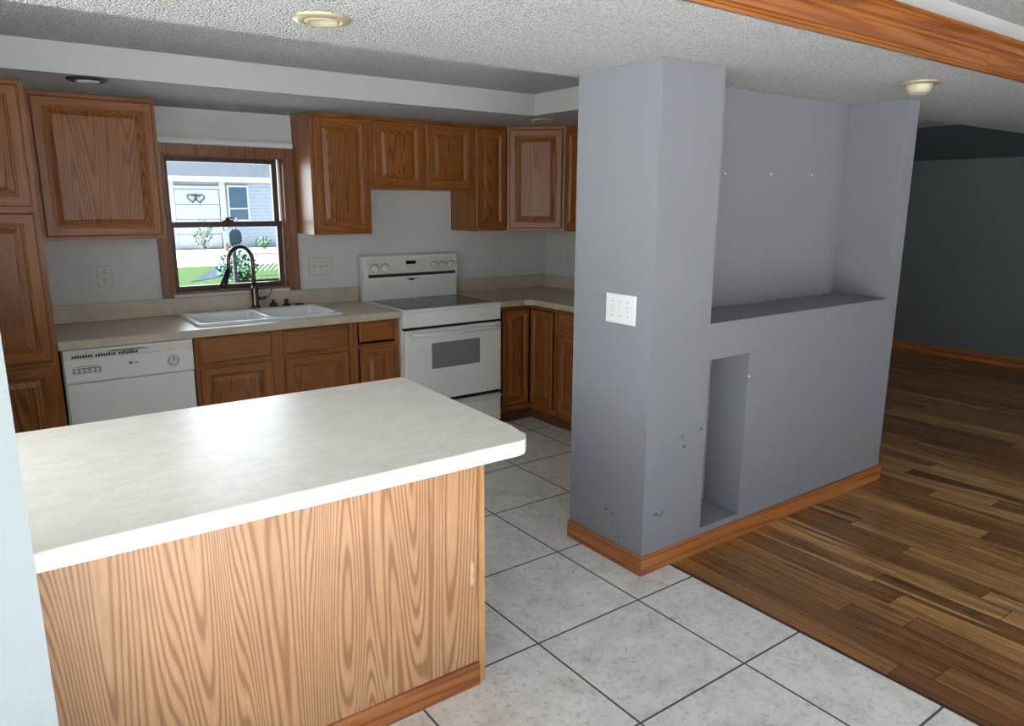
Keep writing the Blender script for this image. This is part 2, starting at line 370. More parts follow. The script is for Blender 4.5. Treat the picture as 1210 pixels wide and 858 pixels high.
# ceilings: dropped band, kitchen border round the tray, tray, dining, living
YBM, YT, YF, XT, YE = -3.31, -2.19, -.945, .816, -2.33
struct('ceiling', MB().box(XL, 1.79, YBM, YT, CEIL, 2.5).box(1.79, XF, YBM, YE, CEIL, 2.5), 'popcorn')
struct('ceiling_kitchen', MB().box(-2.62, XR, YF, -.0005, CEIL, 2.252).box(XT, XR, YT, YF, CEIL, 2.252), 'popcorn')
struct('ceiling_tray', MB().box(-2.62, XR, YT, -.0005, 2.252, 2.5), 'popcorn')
struct('trim_2', MB().box(-2.62, XT-.006, YF-.006, YF-.0002, CEIL-.002, 2.2515).box(XT-.006, XT-.0002, YT+.001, YF-.006, CEIL-.002, 2.2515), 'fascia')
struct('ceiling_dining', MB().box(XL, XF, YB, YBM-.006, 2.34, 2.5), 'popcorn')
struct('trim_3', MB().box(XL, XF, YBM-.006, YBM-.0002, CEIL+.002, 2.34), 'fascia')
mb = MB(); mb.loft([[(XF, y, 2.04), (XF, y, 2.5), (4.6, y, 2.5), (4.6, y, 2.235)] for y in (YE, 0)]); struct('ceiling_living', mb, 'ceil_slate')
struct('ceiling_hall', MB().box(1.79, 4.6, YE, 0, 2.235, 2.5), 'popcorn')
struct('roof', MB().box(XL-.5, XF+.5, YB-.5, .5, 2.52, 2.7).box(-6.2, XL-.5, -3.6, .5, 2.52, 2.7), 'roof')  # second slab is an unseen porch roof added to block direct sun
# oak moulding along the drop in the ceiling
prof = [(0, 2.118), (.02, 2.118), (.0245, 2.123), (.0195, 2.129), (.0245, 2.135), (.019, 2.142), (.0205, 2.187), (.031, 2.191), (.0345, 2.199), (.029, 2.207), (.023, 2.216), (.021, 2.232),
        (.03, 2.238), (.026, 2.243), (.035, 2.249), (.030, 2.255), (.037, 2.261), (.036, 2.266), (0, 2.268)]
t1 = bpy.data.objects.new('trim_1', None); COL.objects.link(t1); t1['kind'] = 'structure'
for a, b in ((XL, 1.311), (1.3145, XF)):
    struct('moulding', MB().loft([[(x, YBM-.0065-d, z) for d, z in prof] for x in (a, b)]), 'beam', t1)

# kitchen window: casing, jambs, two sashes, panes, lock
win = bpy.data.objects.new('window_1', None); COL.objects.link(win); win['kind'] = 'structure'
cx0, cx1, cz1 = -1.262, -.418, 1.918
mb = MB()
mb.loft([[(cx0, -.001, 1.018), (cx0, -.018, 1.018), (cx0+.058, -.014, 1.018), (cx0+.066, -.008, 1.018), (cx0+.066, -.001, 1.018)], [(cx0, -.001, cz1), (cx0, -.018, cz1), (cx0+.058, -.014, cz1-.058), (cx0+.066, -.008, cz1-.066), (cx0+.066, -.001, cz1-.066)]])
mb.loft([[(cx1, -.001, 1.018), (cx1, -.018, 1.018), (cx1-.058, -.014, 1.018), (cx1-.066, -.008, 1.018), (cx1-.066, -.001, 1.018)], [(cx1, -.001, cz1), (cx1, -.018, cz1), (cx1-.058, -.014, cz1-.058), (cx1-.066, -.008, cz1-.066), (cx1-.066, -.001, cz1-.066)]])
mb.loft([[(cx0, -.001, cz1), (cx0, -.018, cz1), (cx0+.058, -.014, cz1-.058), (cx0+.066, -.008, cz1-.066), (cx0+.066, -.001, cz1-.066)], [(cx1, -.001, cz1), (cx1, -.018, cz1), (cx1-.058, -.014, cz1-.058), (cx1-.066, -.008, cz1-.066), (cx1-.066, -.001, cz1-.066)]])
mb.build('casing', 'win_wood', win)
MB().box(WX0, WX0+.012, -.012, .155, WZ0, WZ1).box(WX1-.012, WX1, -.012, .155, WZ0, WZ1).box(WX0, WX1, -.012, .155, WZ1-.012, WZ1).box(WX0, WX1, -.006, .155, WZ0, WZ0+.012).build('jamb', 'win_wood', win)
MB().box(WX1-.022, WX1-.012, .025, .04, WZ0+.012, WZ1-.012).box(WX0+.012, WX0+.022, .025, .04, WZ0+.012, WZ1-.012).box(WX1-.018, WX1-.012, .04, .06, WZ0+.4, WZ1-.012, mi=1).build('track', ['win_wood', 'rail_white'], win)
def sash(name, y0, y1, z0, z1, bot):
    a, b = WX0+.013, WX1-.02
    o = MB().box(a, a+.034, y0, y1, z0, z1, .003).box(b-.034, b, y0, y1, z0, z1, .003).box(a, b, y0+.001, y1-.001, z1-.034, z1, .003).box(a, b, y0+.001, y1-.001, z0, z0+bot, .003).build(name, 'sash', win)
    box('pane', 'glass', o, a+.03, b-.03, (y0+y1)/2-.002, (y0+y1)/2+.002, z0+bot-.004, z1-.03)
sash('upper_sash', .085, .12, 1.437, WZ1-.013, .03)
sash('lower_sash', .045, .08, WZ0+.013, 1.468, .03)
MB().box(-.865, -.80, .038, .078, 1.4685, 1.478, .003).lathe([(.014, 1.478), (.014, 1.489), (.01, 1.492)], (-.832, .058, 0)).tube([(-.832, .058, 1.489), (-.80, .048, 1.49)], [.006, .004], 8).build('sash_lock', 'sash', win)
struct('trim_5', MB().box(-1.258, -.42, -.03, -.001, 1.921, 1.95, .004).box(-1.258, -.42, -.022, -.001, 1.95, 1.958, .002), 'rail_white')

# unseen patio door and windows, added to let daylight in
for nm, x0, x1, z0, z1 in (('added_door_1', DX0, DX1, 0, 2.06), ('added_window_2', 1.5, 3.3, .7, 2.0)):
    r = bpy.data.objects.new(nm, None); COL.objects.link(r); r['kind'] = 'structure'; xm = (x0+x1)/2
    mb = MB()
    for a, b in ((x0, x0+.06), (xm-.04, xm+.04), (x1-.06, x1)): mb.box(a, b, YB-.1, YB-.04, z0, z1)
    mb.box(x0, x1, YB-.1, YB-.04, z0, z0+.06).box(x0, x1, YB-.1, YB-.04, z1-.06, z1); mb.build('frame', 'rail_white', r)  # frames of the added door and rear window
r = bpy.data.objects.new('added_window_3', None); COL.objects.link(r); r['kind'] = 'structure'  # added opening, sized so sun pools on the floor and lights the ceiling
mb = MB()
for a, b in ((-7.0, -6.94), (-5.23, -5.17), (-4.36, -4.3)): mb.box(XL-.1, XL-.04, a, b, .08, 2.15)
mb.box(XL-.1, XL-.04, -7.0, -4.3, .08, .14).box(XL-.1, XL-.04, -7.0, -4.3, 2.09, 2.15); mb.build('frame', 'rail_white', r)  # frame of the added left opening

r = bpy.data.objects.new('added_window_4', None); COL.objects.link(r); r['kind'] = 'structure'  # made-up side opening, added so fill light reaches the peninsula top
mb = MB()
for a, b in ((-2.95, -2.9), (-2.1, -2.05)): mb.box(-2.71, -2.65, a, b, 1.1, 2.08)
mb.box(-2.71, -2.65, -2.9, -2.1, 1.1, 1.15).box(-2.71, -2.65, -2.9, -2.1, 2.03, 2.08); mb.build('frame', 'rail_white', r)  # frame of the made-up side opening
# ================================================================== CABINETS
SM = [1, 0, 1, 0]     # bottom, right, top, left faces of the nested rectangles
def door(x0, x1, z0, z1, y, parent, name='door', st=.052):
    f = MB().rect_rings(x0, x1, z0, z1, y, [(0, 0), (0, .013), (.003, .017), (.007, .019), (st-.012, .019), (st-.007, .0155), (st-.003, .0155), (st+.003, .009)], True, False, SM)
    d = f.build(name, ['cab', 'cab_rail'], parent)
    MB().rect_rings(x0, x1, z0, z1, y, [(st-.002, .004), (st+.003, .0088), (st+.007, .0088), (st+.032, .0165), (st+.034, .0178)], False, True).build('panel', 'cab_panel', d)
    return d
def drawer(x0, x1, z0, z1, y, parent, name='drawer_front'):
    return MB().rect_rings(x0, x1, z0, z1, y, [(0, 0), (0, .010), (.004, .0125), (.009, .0135), (.012, .019)], True, True, None).build(name, 'cab_rail', parent)
def carcass(w, d, z0, z1, parent, stiles, rails, fw=.0):
    """open-fronted box with a face frame; local x 0..w, front at y=-d"""
    b = MB(); t = .016
    b.box(0, t, -d+.019, -.001, z0, z1).box(w-t, w, -d+.019, -.001, z0, z1).box(t, w-t, -d+.019, -.001, z0, z0+t).box(t, w-t, -.008, -.001, z0+t, z1)
    b.build('carcass', ['cab'], parent)
    f = MB()
    for a, c in stiles: f.box(a, c, -d, -d+.019, z0, z1, .0015)
    f2 = [(a, c) for a, c in stiles]
    for (za, zc) in rails:
        for i in range(len(f2)-1): f.box(f2[i][1], f2[i+1][0], -d+.0005, -d+.019, za, zc, mi=1)
    f.build('face_frame', ['cab', 'cab_rail'], parent)
def top_board(w, d, z, parent): box('top_board', 'cab', parent, .016, w-.016, -d+.019, -.008, z-.014, z)
UZ0, UZ1 = 1.388, 2.122

def upper(label, loc, w, doors, z0=UZ0, rz=0.0, d=.305, name='wall_cabinet'):
    r = thing(name, label, 'cabinet', loc, rz)
    st = [(0, .035)] + [((a[1]+b[0])/2-.022, (a[1]+b[0])/2+.022) for a, b in zip(doors, doors[1:])] + [(w-.035, w)]
    carcass(w, d, z0, UZ1, r, st, [(z0, z0+.038), (UZ1-.045, UZ1)]); top_board(w, d, UZ1, r)
    for a, b in doors: door(a, b, z0+.02, UZ1-.022, -d-.0005, r)
    return r
upper('wide oak wall cabinet with one door between pantry and window', (-1.852, -.001, 0), .585, [(.018, .567)])
upper('narrow tall oak wall cabinet just right of the kitchen window', (-.415, -.001, 0), .394, [(.02, .374)])
upper('short two-door oak wall cabinet hanging above the white stove', (-.0195, -.001, 0), .784, [(.022, .376), (.408, .762)], 1.672)
upper('slim oak wall cabinet between the short stove cabinet and diagonal corner cabinet', (.767, -.001, 0), .294, [(.02, .274)])
# diagonal corner cabinet
r = thing('corner_wall_cabinet', 'oak wall cabinet set diagonally across the kitchen corner', 'cabinet', (XR, 0, 0))
a0 = (-.609, -.304); a1 = (-.304, -.609)
mb = MB(); t = .016
outer = [(-.608, -.002), (-.608, -.290), (-.290, -.608), (-.002, -.608), (-.002, -.002)]
for zz in ((UZ0, UZ0+t), (UZ1-t, UZ1)): mb.prism(outer, *zz)
mb.box(-.608, -.592, -.29, -.002, UZ0+t, UZ1-t).box(-.29, -.002, -.608, -.592, UZ0+t, UZ1-t).box(-.592, -.002, -.01, -.002, UZ0+t, UZ1-t).box(-.01, -.002, -.592, -.01, UZ0+t, UZ1-t)
mb.build('carcass', 'cab', r)
sub = bpy.data.objects.new('front', None)
def diag(o):      # local front (x along the diagonal, facing -y) to the corner's 45 degrees
    o.rotation_euler = (0, 0, -PI/4); o.location = (a0[0], a0[1], 0)
w = math.hypot(a1[0]-a0[0], a1[1]-a0[1])
f = MB()
for a, c in ((0.002, .045), (w-.045, w-.002)): f.box(a, c, -.001, .017, UZ0, UZ1, .001)
for a, c in ((UZ0, UZ0+.038), (UZ1-.045, UZ1)): f.box(.045, w-.045, -.0005, .016, a, c, mi=1)
diag(f.build('face_frame', ['cab', 'cab_rail'], r))
diag(door(.024, w-.024, UZ0+.02, UZ1-.022, -.0015, r))
upper('oak wall cabinet on the right kitchen wall next to the diagonal cabinet', (XR-.001, -.611, 0), .46, [(.02, .44)], rz=-PI/2)
upper('oak wall cabinet on the right kitchen wall, second from the diagonal cabinet', (XR-.001, -1.073, 0), .46, [(.02, .44)], rz=-PI/2)

# pantry
r = thing('pantry_cabinet', 'full-height oak pantry cabinet left of the dishwasher', 'cabinet', (-2.482, -.001, 0))
carcass(.612, .608, .1, UZ1, r, [(0, .035), (.577, .612)], [(.1, .14), (.785, .825), (1.525, 1.57), (UZ1-.045, UZ1)]); top_board(.612, .608, UZ1, r)
for a, b in ((.13, .795), (.818, 1.532), (1.562, UZ1-.02)): door(.022, .588, a, b, -.6085, r, st=.058)
box('toe_kick', 'toe', r, .0, .612, -.545, -.53, 0, .1)

def base(label, loc, w, rz, fronts, name='base_cabinet', stiles=None, extra_rail=True):
    r = thing(name, label, 'cabinet', loc, rz)
    st = [(0, .028)] + (stiles or []) + [(w-.028, w)]
    carcass(w, .605, .1, .872, r, st, [(.1, .14), (.685, .72), (.85, .872)])
    for k, a, b, z0, z1 in fronts:
        if k == 'door': door(a, b, z0, z1, -.6055, r)
        else: drawer(a, b, z0, z1, -.6055, r)
    box('toe_kick', 'toe', r, 0, w, -.545, -.53, 0, .1)
    return r
base('wide oak sink base cabinet with two false drawers under the sink', (-1.244, -.001, 0), .926, 0,
     [('drawer', .024, .42, .718, .858), ('drawer', .490, .888, .718, .858), ('door', .024, .42, .135, .692), ('door', .490, .888, .135, .692)], 'sink_base_cabinet', [(.405, .505)])
base('narrow oak base cabinet with one drawer, left of the stove', (-.316, -.001, 0), .310, 0, [('drawer', .036, .272, .738, .862), ('door', .036, .272, .135, .70)])
# lazy-susan corner base
r = thing('corner_base_cabinet', 'oak corner base cabinet right of the stove with folding L-shaped doors', 'cabinet', (.769, 0, 0))
XC = 1.06-.769; W2 = XR-.769
mb = MB()
mb.box(0, .016, -.586, -.002, .1, .872).box(XC+.02, W2-.002, -.912, -.896, .1, .872).box(.016, W2-.002, -.01, -.002, .1, .872).box(W2-.01, W2-.002, -.896, -.01, .1, .872)
mb.prism([(.016, -.01), (.016, -.586), (XC+.019, -.586), (XC+.019, -.896), (W2-.01, -.896), (W2-.01, -.01)], .1, .116)
mb.build('carcass', 'cab', r)
mb = MB(); mb.box(0, .03, -.605, -.587, .1, .872, .001).box(XC, XC+.018, -.912, -.885, .1, .872, .001)
mb.box(.03, XC, -.6045, -.587, .845, .872, mi=1).box(XC, XC+.018, -.885, -.587, .845, .872, mi=1).box(.03, XC, -.6045, -.587, .1, .14, mi=1).box(XC, XC+.018, -.885, -.587, .1, .14, mi=1)
mb.build('face_frame', ['cab', 'cab_rail'], r)
door(.04, XC-.022, .15, .84, -.6055, r, st=.04)
d2 = door(0, .245, .15, .84, 0, r, st=.04); d2.rotation_euler = (0, 0, -PI/2); d2.location = (XC-.001, -.632, 0)
MB().box(.0, XC+.06, -.545, -.53, 0, .1).box(XC+.06, XC+.075, -.912, -.53, 0, .1).build('toe_kick', 'toe', r)
base('oak base cabinet under the right-hand counter beside the corner unit', (XR-.001, -.914, 0), .46, -PI/2, [('drawer', .026, .434, .718, .858), ('door', .026, .434, .135, .692)])
base('oak base cabinet at the far end of the right-hand counter behind the grey wall', (XR-.001, -1.376, 0), .46, -PI/2, [('drawer', .026, .434, .718, .858), ('door', .026, .434, .135, .692)])

# ================================================================== COUNTERTOPS
CT, CB, CY = .914, .874, -.642
SX0, SX1, SY0, SY1 = -1.19, -.365, -.562, -.072        # sink cut-out
r = thing('countertop', 'beige laminate countertop with backsplash running from pantry to stove under window', 'countertop', (-1.869, 0, 0))
ox = 1.869
mb = MB()
mb.box(0, SX0+ox, CY, -.002, CB, CT, 0).box(SX1+ox, -.004+ox, CY, -.002, CB, CT).box(SX0+ox, SX1+ox, CY, SY0, CB, CT).box(SX0+ox, SX1+ox, SY1, -.002, CB, CT)
mb.box(0, ox-.004, CY-.004, CY, CB-.002, CT-.003, .0015)
mb.build('worktop', 'counter_k', r)
box('backsplash', 'counter_k', r, 0, ox-.004, -.02, -.001, CT+.0005, 1.016, bev=.003)
r = thing('countertop', 'beige laminate corner countertop with backsplash, right of the stove', 'countertop', (.766, 0, 0))
XE = 1.037-.766; W3 = XR-.766
mb = MB(); mb.prism([(0, -.002), (0, CY), (XE-.05, CY), (XE, CY-.05), (XE, -1.84), (W3-.002, -1.84), (W3-.002, -.002)], CB, CT, .003)
mb.build('worktop', 'counter_k', r)
MB().box(0, W3-.002, -.02, -.001, CT+.0005, 1.016, .003).box(W3-.021, W3-.002, -1.84, -.02, CT+.0005, 1.016, .003).build('backsplash', 'counter_k', r)

# peninsula
PX1, PYF = -.915, -2.94
r = thing('peninsula_cabinet', 'oak-panelled kitchen peninsula cabinet beneath the big cream countertop', 'cabinet', (-2.6, PYF, 0))
L = PX1+2.6; D = .66
mb = MB(); mb.box(0, L-.001, .012, .03, .0, .868).box(0, .018, .03, D, .1, .868).box(L-.019, L-.001, .03, D, 0, .868).box(.018, L-.019, .03, D-.02, .1, .118)
mb.build('carcass', 'cab_in', r)
box('back_panel', 'isl', r, 0, L-.022, .0, .0115, 0, .868)
box('corner_strip', 'isl_trim', r, L-.0215, L+.004, -.005, .020, 0, .868, bev=.002)
MB().loft([[(x, -d-.0003, z) for d, z in ((0, 0), (.012, 0), (.012, .072), (.008, .082), (0, .084))] for x in (0, L-.022)]).build('base_trim', 'base_trim', r)
mb = MB()
for a, c in ((0, .03), (.55, .6), (1.1, 1.15), (L-.03, L-.001)): mb.box(a, c, D, D+.019, .1, .868)
mb.box(.03, L-.03, D+.0005, D+.019, .1, .14).box(.03, L-.03, D+.0005, D+.019, .83, .868); mb.build('face_frame', 'cab', r)
for a, c in ((.015, .56), (.59, 1.11), (1.14, L-.015)):
    d = door(0, c-a, .12, .85, 0, r); d.rotation_euler = (0, 0, PI); d.location = (c, D+.0195, 0)
box('toe_kick', 'toe', r, .018, L-.019, D-.06, D-.045, 0, .1)
bm = bmesh.new(); pts = [(.0, .055), (.006, .045), (.008, .02), (.004, .0), (.008, -.02), (.002, -.035), (-.006, -.03), (-.008, -.01), (-.005, .015), (-.007, .035), (-.003, .05)]
mb = MB(); mb.loft([[(L-.044+x, -.0004, .40+z) for x, z in pts], [(L-.044+x*.8, -.0014, .40+z*.9) for x, z in pts]]); mb.build('paint_chip', 'chip', r); bm.free()
r = thing('peninsula_countertop', 'large cream laminate countertop with clipped corner on the peninsula', 'countertop', (-2.6, -3.165, 0))
mb = MB(); mb.prism([(0, 0), (1.662, 0), (1.69, .008), (1.722, .045), (1.736, .13), (1.763, .905), (0, .93)], .871, CT+.003, .004); mb.build('worktop', 'counter', r)

# ================================================================== DISHWASHER
r = thing('dishwasher', 'white built-in dishwasher between pantry and sink cabinet', 'dishwasher', (-1.858, 0, 0))
w = .606
MB().box(0, w, -.59, -.02, .1, .868).build('tub', 'white_gloss', r)
box('toe_kick', 'toe', r, .005, w-.005, -.55, -.535, 0, .1)
dr = MB().rect_rings(.004, w-.004, .12, .694, -.591, [(0, 0), (0, .034), (.006, .040), (.03, .041)]).build('door', 'white_gloss', r)
cp = MB().rect_rings(.002, w-.002, .698, .868, -.591, [(0, 0), (0, .044), (.004, .050)]).build('control_panel', 'white_gloss', r)
box('top_strip', 'bisque', cp, .012, w-.012, -.645, -.6412, .818, .858, bev=.0015)
mb = MB()
for k in range(26): 
    if k % 9 != 8: mb.box(.04+k*.0115, .048+k*.0115, -.6468, -.6451, .826, .838+.002*(k % 3))
mb.build('vent', 'dark_slot', cp)
MB().loft([[(.19+x, -.6452-d, .846+z) for x, z in ((0, 0), (.1, -.004), (.2, 0), (.17, .006), (.03, .006))] for d in (0, .0016)]).build('latch_grip', 'grey_print', cp)
for k in range(5): MB().box(.042+k*.0235, .061+k*.0235, -.650, -.6412, .750, .770, .002).build('button', 'white_plastic', cp)
MB().box(.038, .162, -.6418, -.6411, .7465, .7735).box(.05, .15, -.6418, -.6411, .780, .783).build('marking', 'grey_print', cp)
k = MB().lathe([(.030, -.641), (.030, -.6435), (.024, -.6445), (.022, -.660), (.018, -.662)], (.5, 0, .765), 'y').build('dial', 'bisque', cp)
box('pointer', 'grey_print', k, .497, .503, -.6635, -.6621, .765, .782)
MB().lathe([(.0085, -.6411), (.0085, -.6422)], (.298, 0, .775), 'y').box(.312, .335, -.6422, -.6411, .772, .777).build('emblem', 'grey_print', cp)

# ================================================================== RANGE
r = thing('range', 'white freestanding electric range with black glass cooktop', 'stove', (.003, 0, 0))
w = .758
MB().box(0, w, -.63, -.03, .06, .896).box(.03, w-.03, -.56, -.05, 0, .06).build('body', 'white_gloss', r)
ck = MB().rect_rings(0, 1, 0, 1, 0, [(0, 0)], False, False)
mb = MB(); mb.box(-.001, w+.001, -.665, -.1, .8965, .918, .006); mb.build('cooktop_frame', 'white_gloss', r)
g = box('cooktop_glass', 'black_glass', r, .035, w-.035, -.61, -.13, .9182, .9212, bev=.001)
for x, y, rr in ((.2, -.48, .105), (.56, -.48, .08), (.2, -.25, .08), (.56, -.25, .105)):
    m = MB(); n = 40
    ring = lambda q, z: [(x+q*math.cos(2*PI*k/n), y+q*math.sin(2*PI*k/n), z) for k in range(n)]
    m.loft([ring(rr-.003, .9213), ring(rr-.003, .9217), ring(rr, .9217), ring(rr, .9213)], False, False); m.build('burner_ring', 'grey_print', g)
MB().box(0, w, -.655, -.63, .80, .8955, .003).build('front_rail', 'white_gloss', r)
mb = MB(); mb.box(.004, w-.004, -.648, -.631, .785, .7985); mb.build('vent_gap', 'black', r)
od = MB().rect_rings(.004, w-.004, .30, .783, -.631, [(0, 0), (0, .035), (.006, .041), (.02, .042)]).build('oven_door', 'white_gloss', r)
box('oven_window', 'oven_glass', od, .196, .572, -.6745, -.6732, .516, .688)
mb = MB(); pts = [(.045, -.673, .757), (.05, -.70, .757), (.075, -.715, .757), (w/2, -.718, .757), (w-.075, -.715, .757), (w-.05, -.70, .757), (w-.045, -.673, .757)]
mb.tube(pts, .0125, 14); mb.build('handle', 'white_gloss', od)
MB().box(.004, w-.004, -.645, -.631, .274, .298).build('drawer_gap', 'black', r)
mb = MB(); mb.rect_rings(.004, w-.004, .075, .272, -.631, [(0, 0), (0, .03), (.006, .036)])
mb.loft([[(x, y, z) for y, z in ((-.667, .236), (-.667, .268), (-.682, .268), (-.684, .26))] for x in (.01, w-.01)]); mb.build('storage_drawer', 'white_gloss', r)
# backguard
mb = MB(); mb.loft([[(x, y, z) for y, z in ((-.03, .90), (-.03, 1.222), (-.055, 1.225), (-.068, 1.215), (-.095, 1.075), (-.092, 1.060), (-.078, 1.056), (-.078, .9185), (-.08, .90))] for x in (.0, w)])
bg = mb.build('backguard', 'white_gloss', r)
def bgp(x, z, out):       # a point on the sloped control face
    t = (z-1.075)/(1.215-1.075); y = -.095+t*.027
    return (x, y-out*.982, z-out*.19)
def bgbox(name, mat, x0, x1, z0, z1, o0, o1, parent=bg):
    return MB().loft([[bgp(x0, z0, o), bgp(x1, z0, o), bgp(x1, z1, o), bgp(x0, z1, o)] for o in (o0, o1)]).build(name, mat, parent)
bgbox('control_face', 'bisque', .035, w-.035, 1.098, 1.205, .0003, .003)
bgbox('vent_strip', 'dark_slot', .035, w-.02, 1.075, 1.096, .0003, .002)
bgbox('display', 'black_glass', .335, .415, 1.158, 1.182, .0032, .0048)
for x, z in ((.29, 1.165), (.30, 1.145), (.45, 1.17), (.455, 1.148), (.34, 1.142), (.375, 1.142), (.41, 1.142)): bgbox('touch_button', 'plate_almond', x, x+.02, z-.005, z+.005, .0032, .0045)
MB().loft([[(w/2+x, -.0785-d, 1.050+z) for x, z in ((-.06, .006), (-.02, 0), (-.02, -.009), (.02, -.009), (.02, 0), (.06, .006))] for d in (0, .003)]).build('nameplate', 'dark_slot', bg)
for x in (.09, .168, .565, .635, .708):
    c = Vector(bgp(x, 1.142, .003)); m = MB(); m.lathe([(.027, 0), (.027, -.004), (.021, -.007), (.019, -.022), (.015, -.024)], (0, 0, 0), 'y', 22)
    m.box(-.004, .004, -.030, -.022, -.018, .018, .002)
    bz = MB().lathe([(.031, 0), (.031, -.0015), (.0275, -.0016)], (0, 0, 0), 'y', 24).build('dial_ring', 'grey_print', bg); bz.location = c; bz.rotation_euler = (math.radians(11), 0, 0)
    kn = m.build('knob', 'bisque', bg); kn.location = c; kn.rotation_euler = (math.radians(11), random.uniform(-.25, .25), 0)

# ================================================================== SINK, FAUCET, BITS
r = thing('sink', 'white double-bowl drop-in sink set in the counter below the window', 'sink', ((SX0+SX1)/2, (SY0+SY1)/2, CT))
hx, hy = (SX1-SX0)/2+.014, (SY1-SY0)/2+.014
def rr(x0, x1, y0, y1, rad, z, n=5):
    out = []
    for cx, cy, a in ((x1-rad, y0+rad, -PI/2), (x1-rad, y1-rad, 0), (x0+rad, y1-rad, PI/2), (x0+rad, y0+rad, PI)):
        out += [(cx+rad*math.cos(a+PI/2*k/n), cy+rad*math.sin(a+PI/2*k/n), z) for k in range(n+1)]
    return out
bm = bmesh.new()
def loop(pts): return [bm.verts.new(p) for p in pts]
def bridge(a, b):
    for i in range(len(a)): bm.faces.new((a[i], a[(i+1) % len(a)], b[(i+1) % len(a)], b[i])).smooth = True
o1 = loop(rr(-hx, hx, -hy, hy, .035, .0008)); o2 = loop(rr(-hx+.003, hx-.003, -hy+.003, hy-.003, .034, .012)); o3 = loop(rr(-hx+.010, hx-.010, -hy+.010, hy-.010, .03, .016))
bridge(o1, o2); bridge(o2, o3)
bowls = [(-hx+.036, -.015, -hy+.036, hy-.105), (.015, hx-.036, -hy+.036, hy-.105)]
es = []
def edges_of(l): return [bm.edges.get((l[i], l[(i+1) % len(l)])) or bm.edges.new((l[i], l[(i+1) % len(l)])) for i in range(len(l))]
es += edges_of(o3)
for x0, x1, y0, y1 in bowls:
    l1 = loop(rr(x0, x1, y0, y1, .05, .016)); l2 = loop(rr(x0+.005, x1-.005, y0+.005, y1-.005, .048, .008)); l3 = loop(rr(x0+.014, x1-.014, y0+.014, y1-.014, .05, -.15)); l4 = loop(rr(x0+.04, x1-.04, y0+.04, y1-.04, .05, -.165))
    bridge(l1, l2); bridge(l2, l3); bridge(l3, l4); bm.faces.new(l4); es += edges_of(l1)
bmesh.ops.triangle_fill(bm, use_beauty=True, edges=es)
MB().bm(bm, 0, True).build('basin', 'white_sink', r)
for x0, x1, y0, y1 in bowls: MB().lathe([(.042, -.1645), (.042, -.161), (.03, -.160), (.026, -.163)], ((x0+x1)/2, (y0+y1)/2, 0)).build('drain', 'steel', r)
ZS = CT+.0165
FX, FY = -.742, -.088
r = thing('faucet', 'dark bronze gooseneck pull-down faucet behind the white sink', 'faucet', (FX, FY, ZS))
MB().lathe([(.03, 0), (.03, .006), (.025, .012), (.022, .02), (.0215, .12), (.016, .135), (.013, .14)]).build('base', 'bronze', r)
dx, dy = -.93, -.36
pts = [(0, 0, .138), (0, 0, .26), (0, 0, .30)]
R_ = .088
for k in range(1, 13):
    a = PI*k/12*1.02; s = R_*(1-math.cos(a)); pts.append((dx*s, dy*s, .30+R_*math.sin(a)))
s0 = pts[-1]; pts.append((s0[0]+dx*.003, s0[1]+dy*.003, s0[2]-.035))
MB().tube(pts, .0125, 16).build('spout', 'bronze', r)
e = pts[-1]; q = lambda k: (e[0]+dx*.05*k, e[1]+dy*.05*k, e[2]-.115*k)
MB().tube([q(0), q(.1), q(.45), q(.75), q(1.0)], [.0135, .016, .018, .023, .0225], 16).build('spray_head', 'black', r)
MB().tube([(.015, 0, .06), (.05, -.006, .06), (.062, -.008, .062)], [.013, .013, .010], 12).tube([(.056, -.007, .062), (.085, -.012, .072), (.098, -.014, .10), (.101, -.014, .118)], [.007, .0055, .005, .006], 10).build('lever', 'bronze', r)
o = MB().lathe([(.024, 0), (.024, .01), (.021, .022), (.012, .028), (.008, .034), (.008, .042), (.004, .045)]).build('soap_dispenser_cap', 'black', None); o.location = (-.628, -.09, ZS)
tag(o, 'small domed black dispenser cap on sink deck nearest the faucet', 'cap')
o = MB().lathe([(.026, 0), (.027, .006), (.02, .013), (.011, .016), (.011, .03), (.015, .034), (.013, .042)]).build('sink_stopper', 'black', None); o.location = (-.545, -.09, ZS)
tag(o, 'black knobbed sink stopper on sink deck, middle of three black pieces', 'stopper')
o = MB().lathe([(.03, 0), (.03, .004), (.026, .007), (.01, .008)]).build('hole_cover', 'black', None); o.location = (-.46, -.09, ZS)
tag(o, 'flat black disc cover at the right end of the sink deck', 'cover')

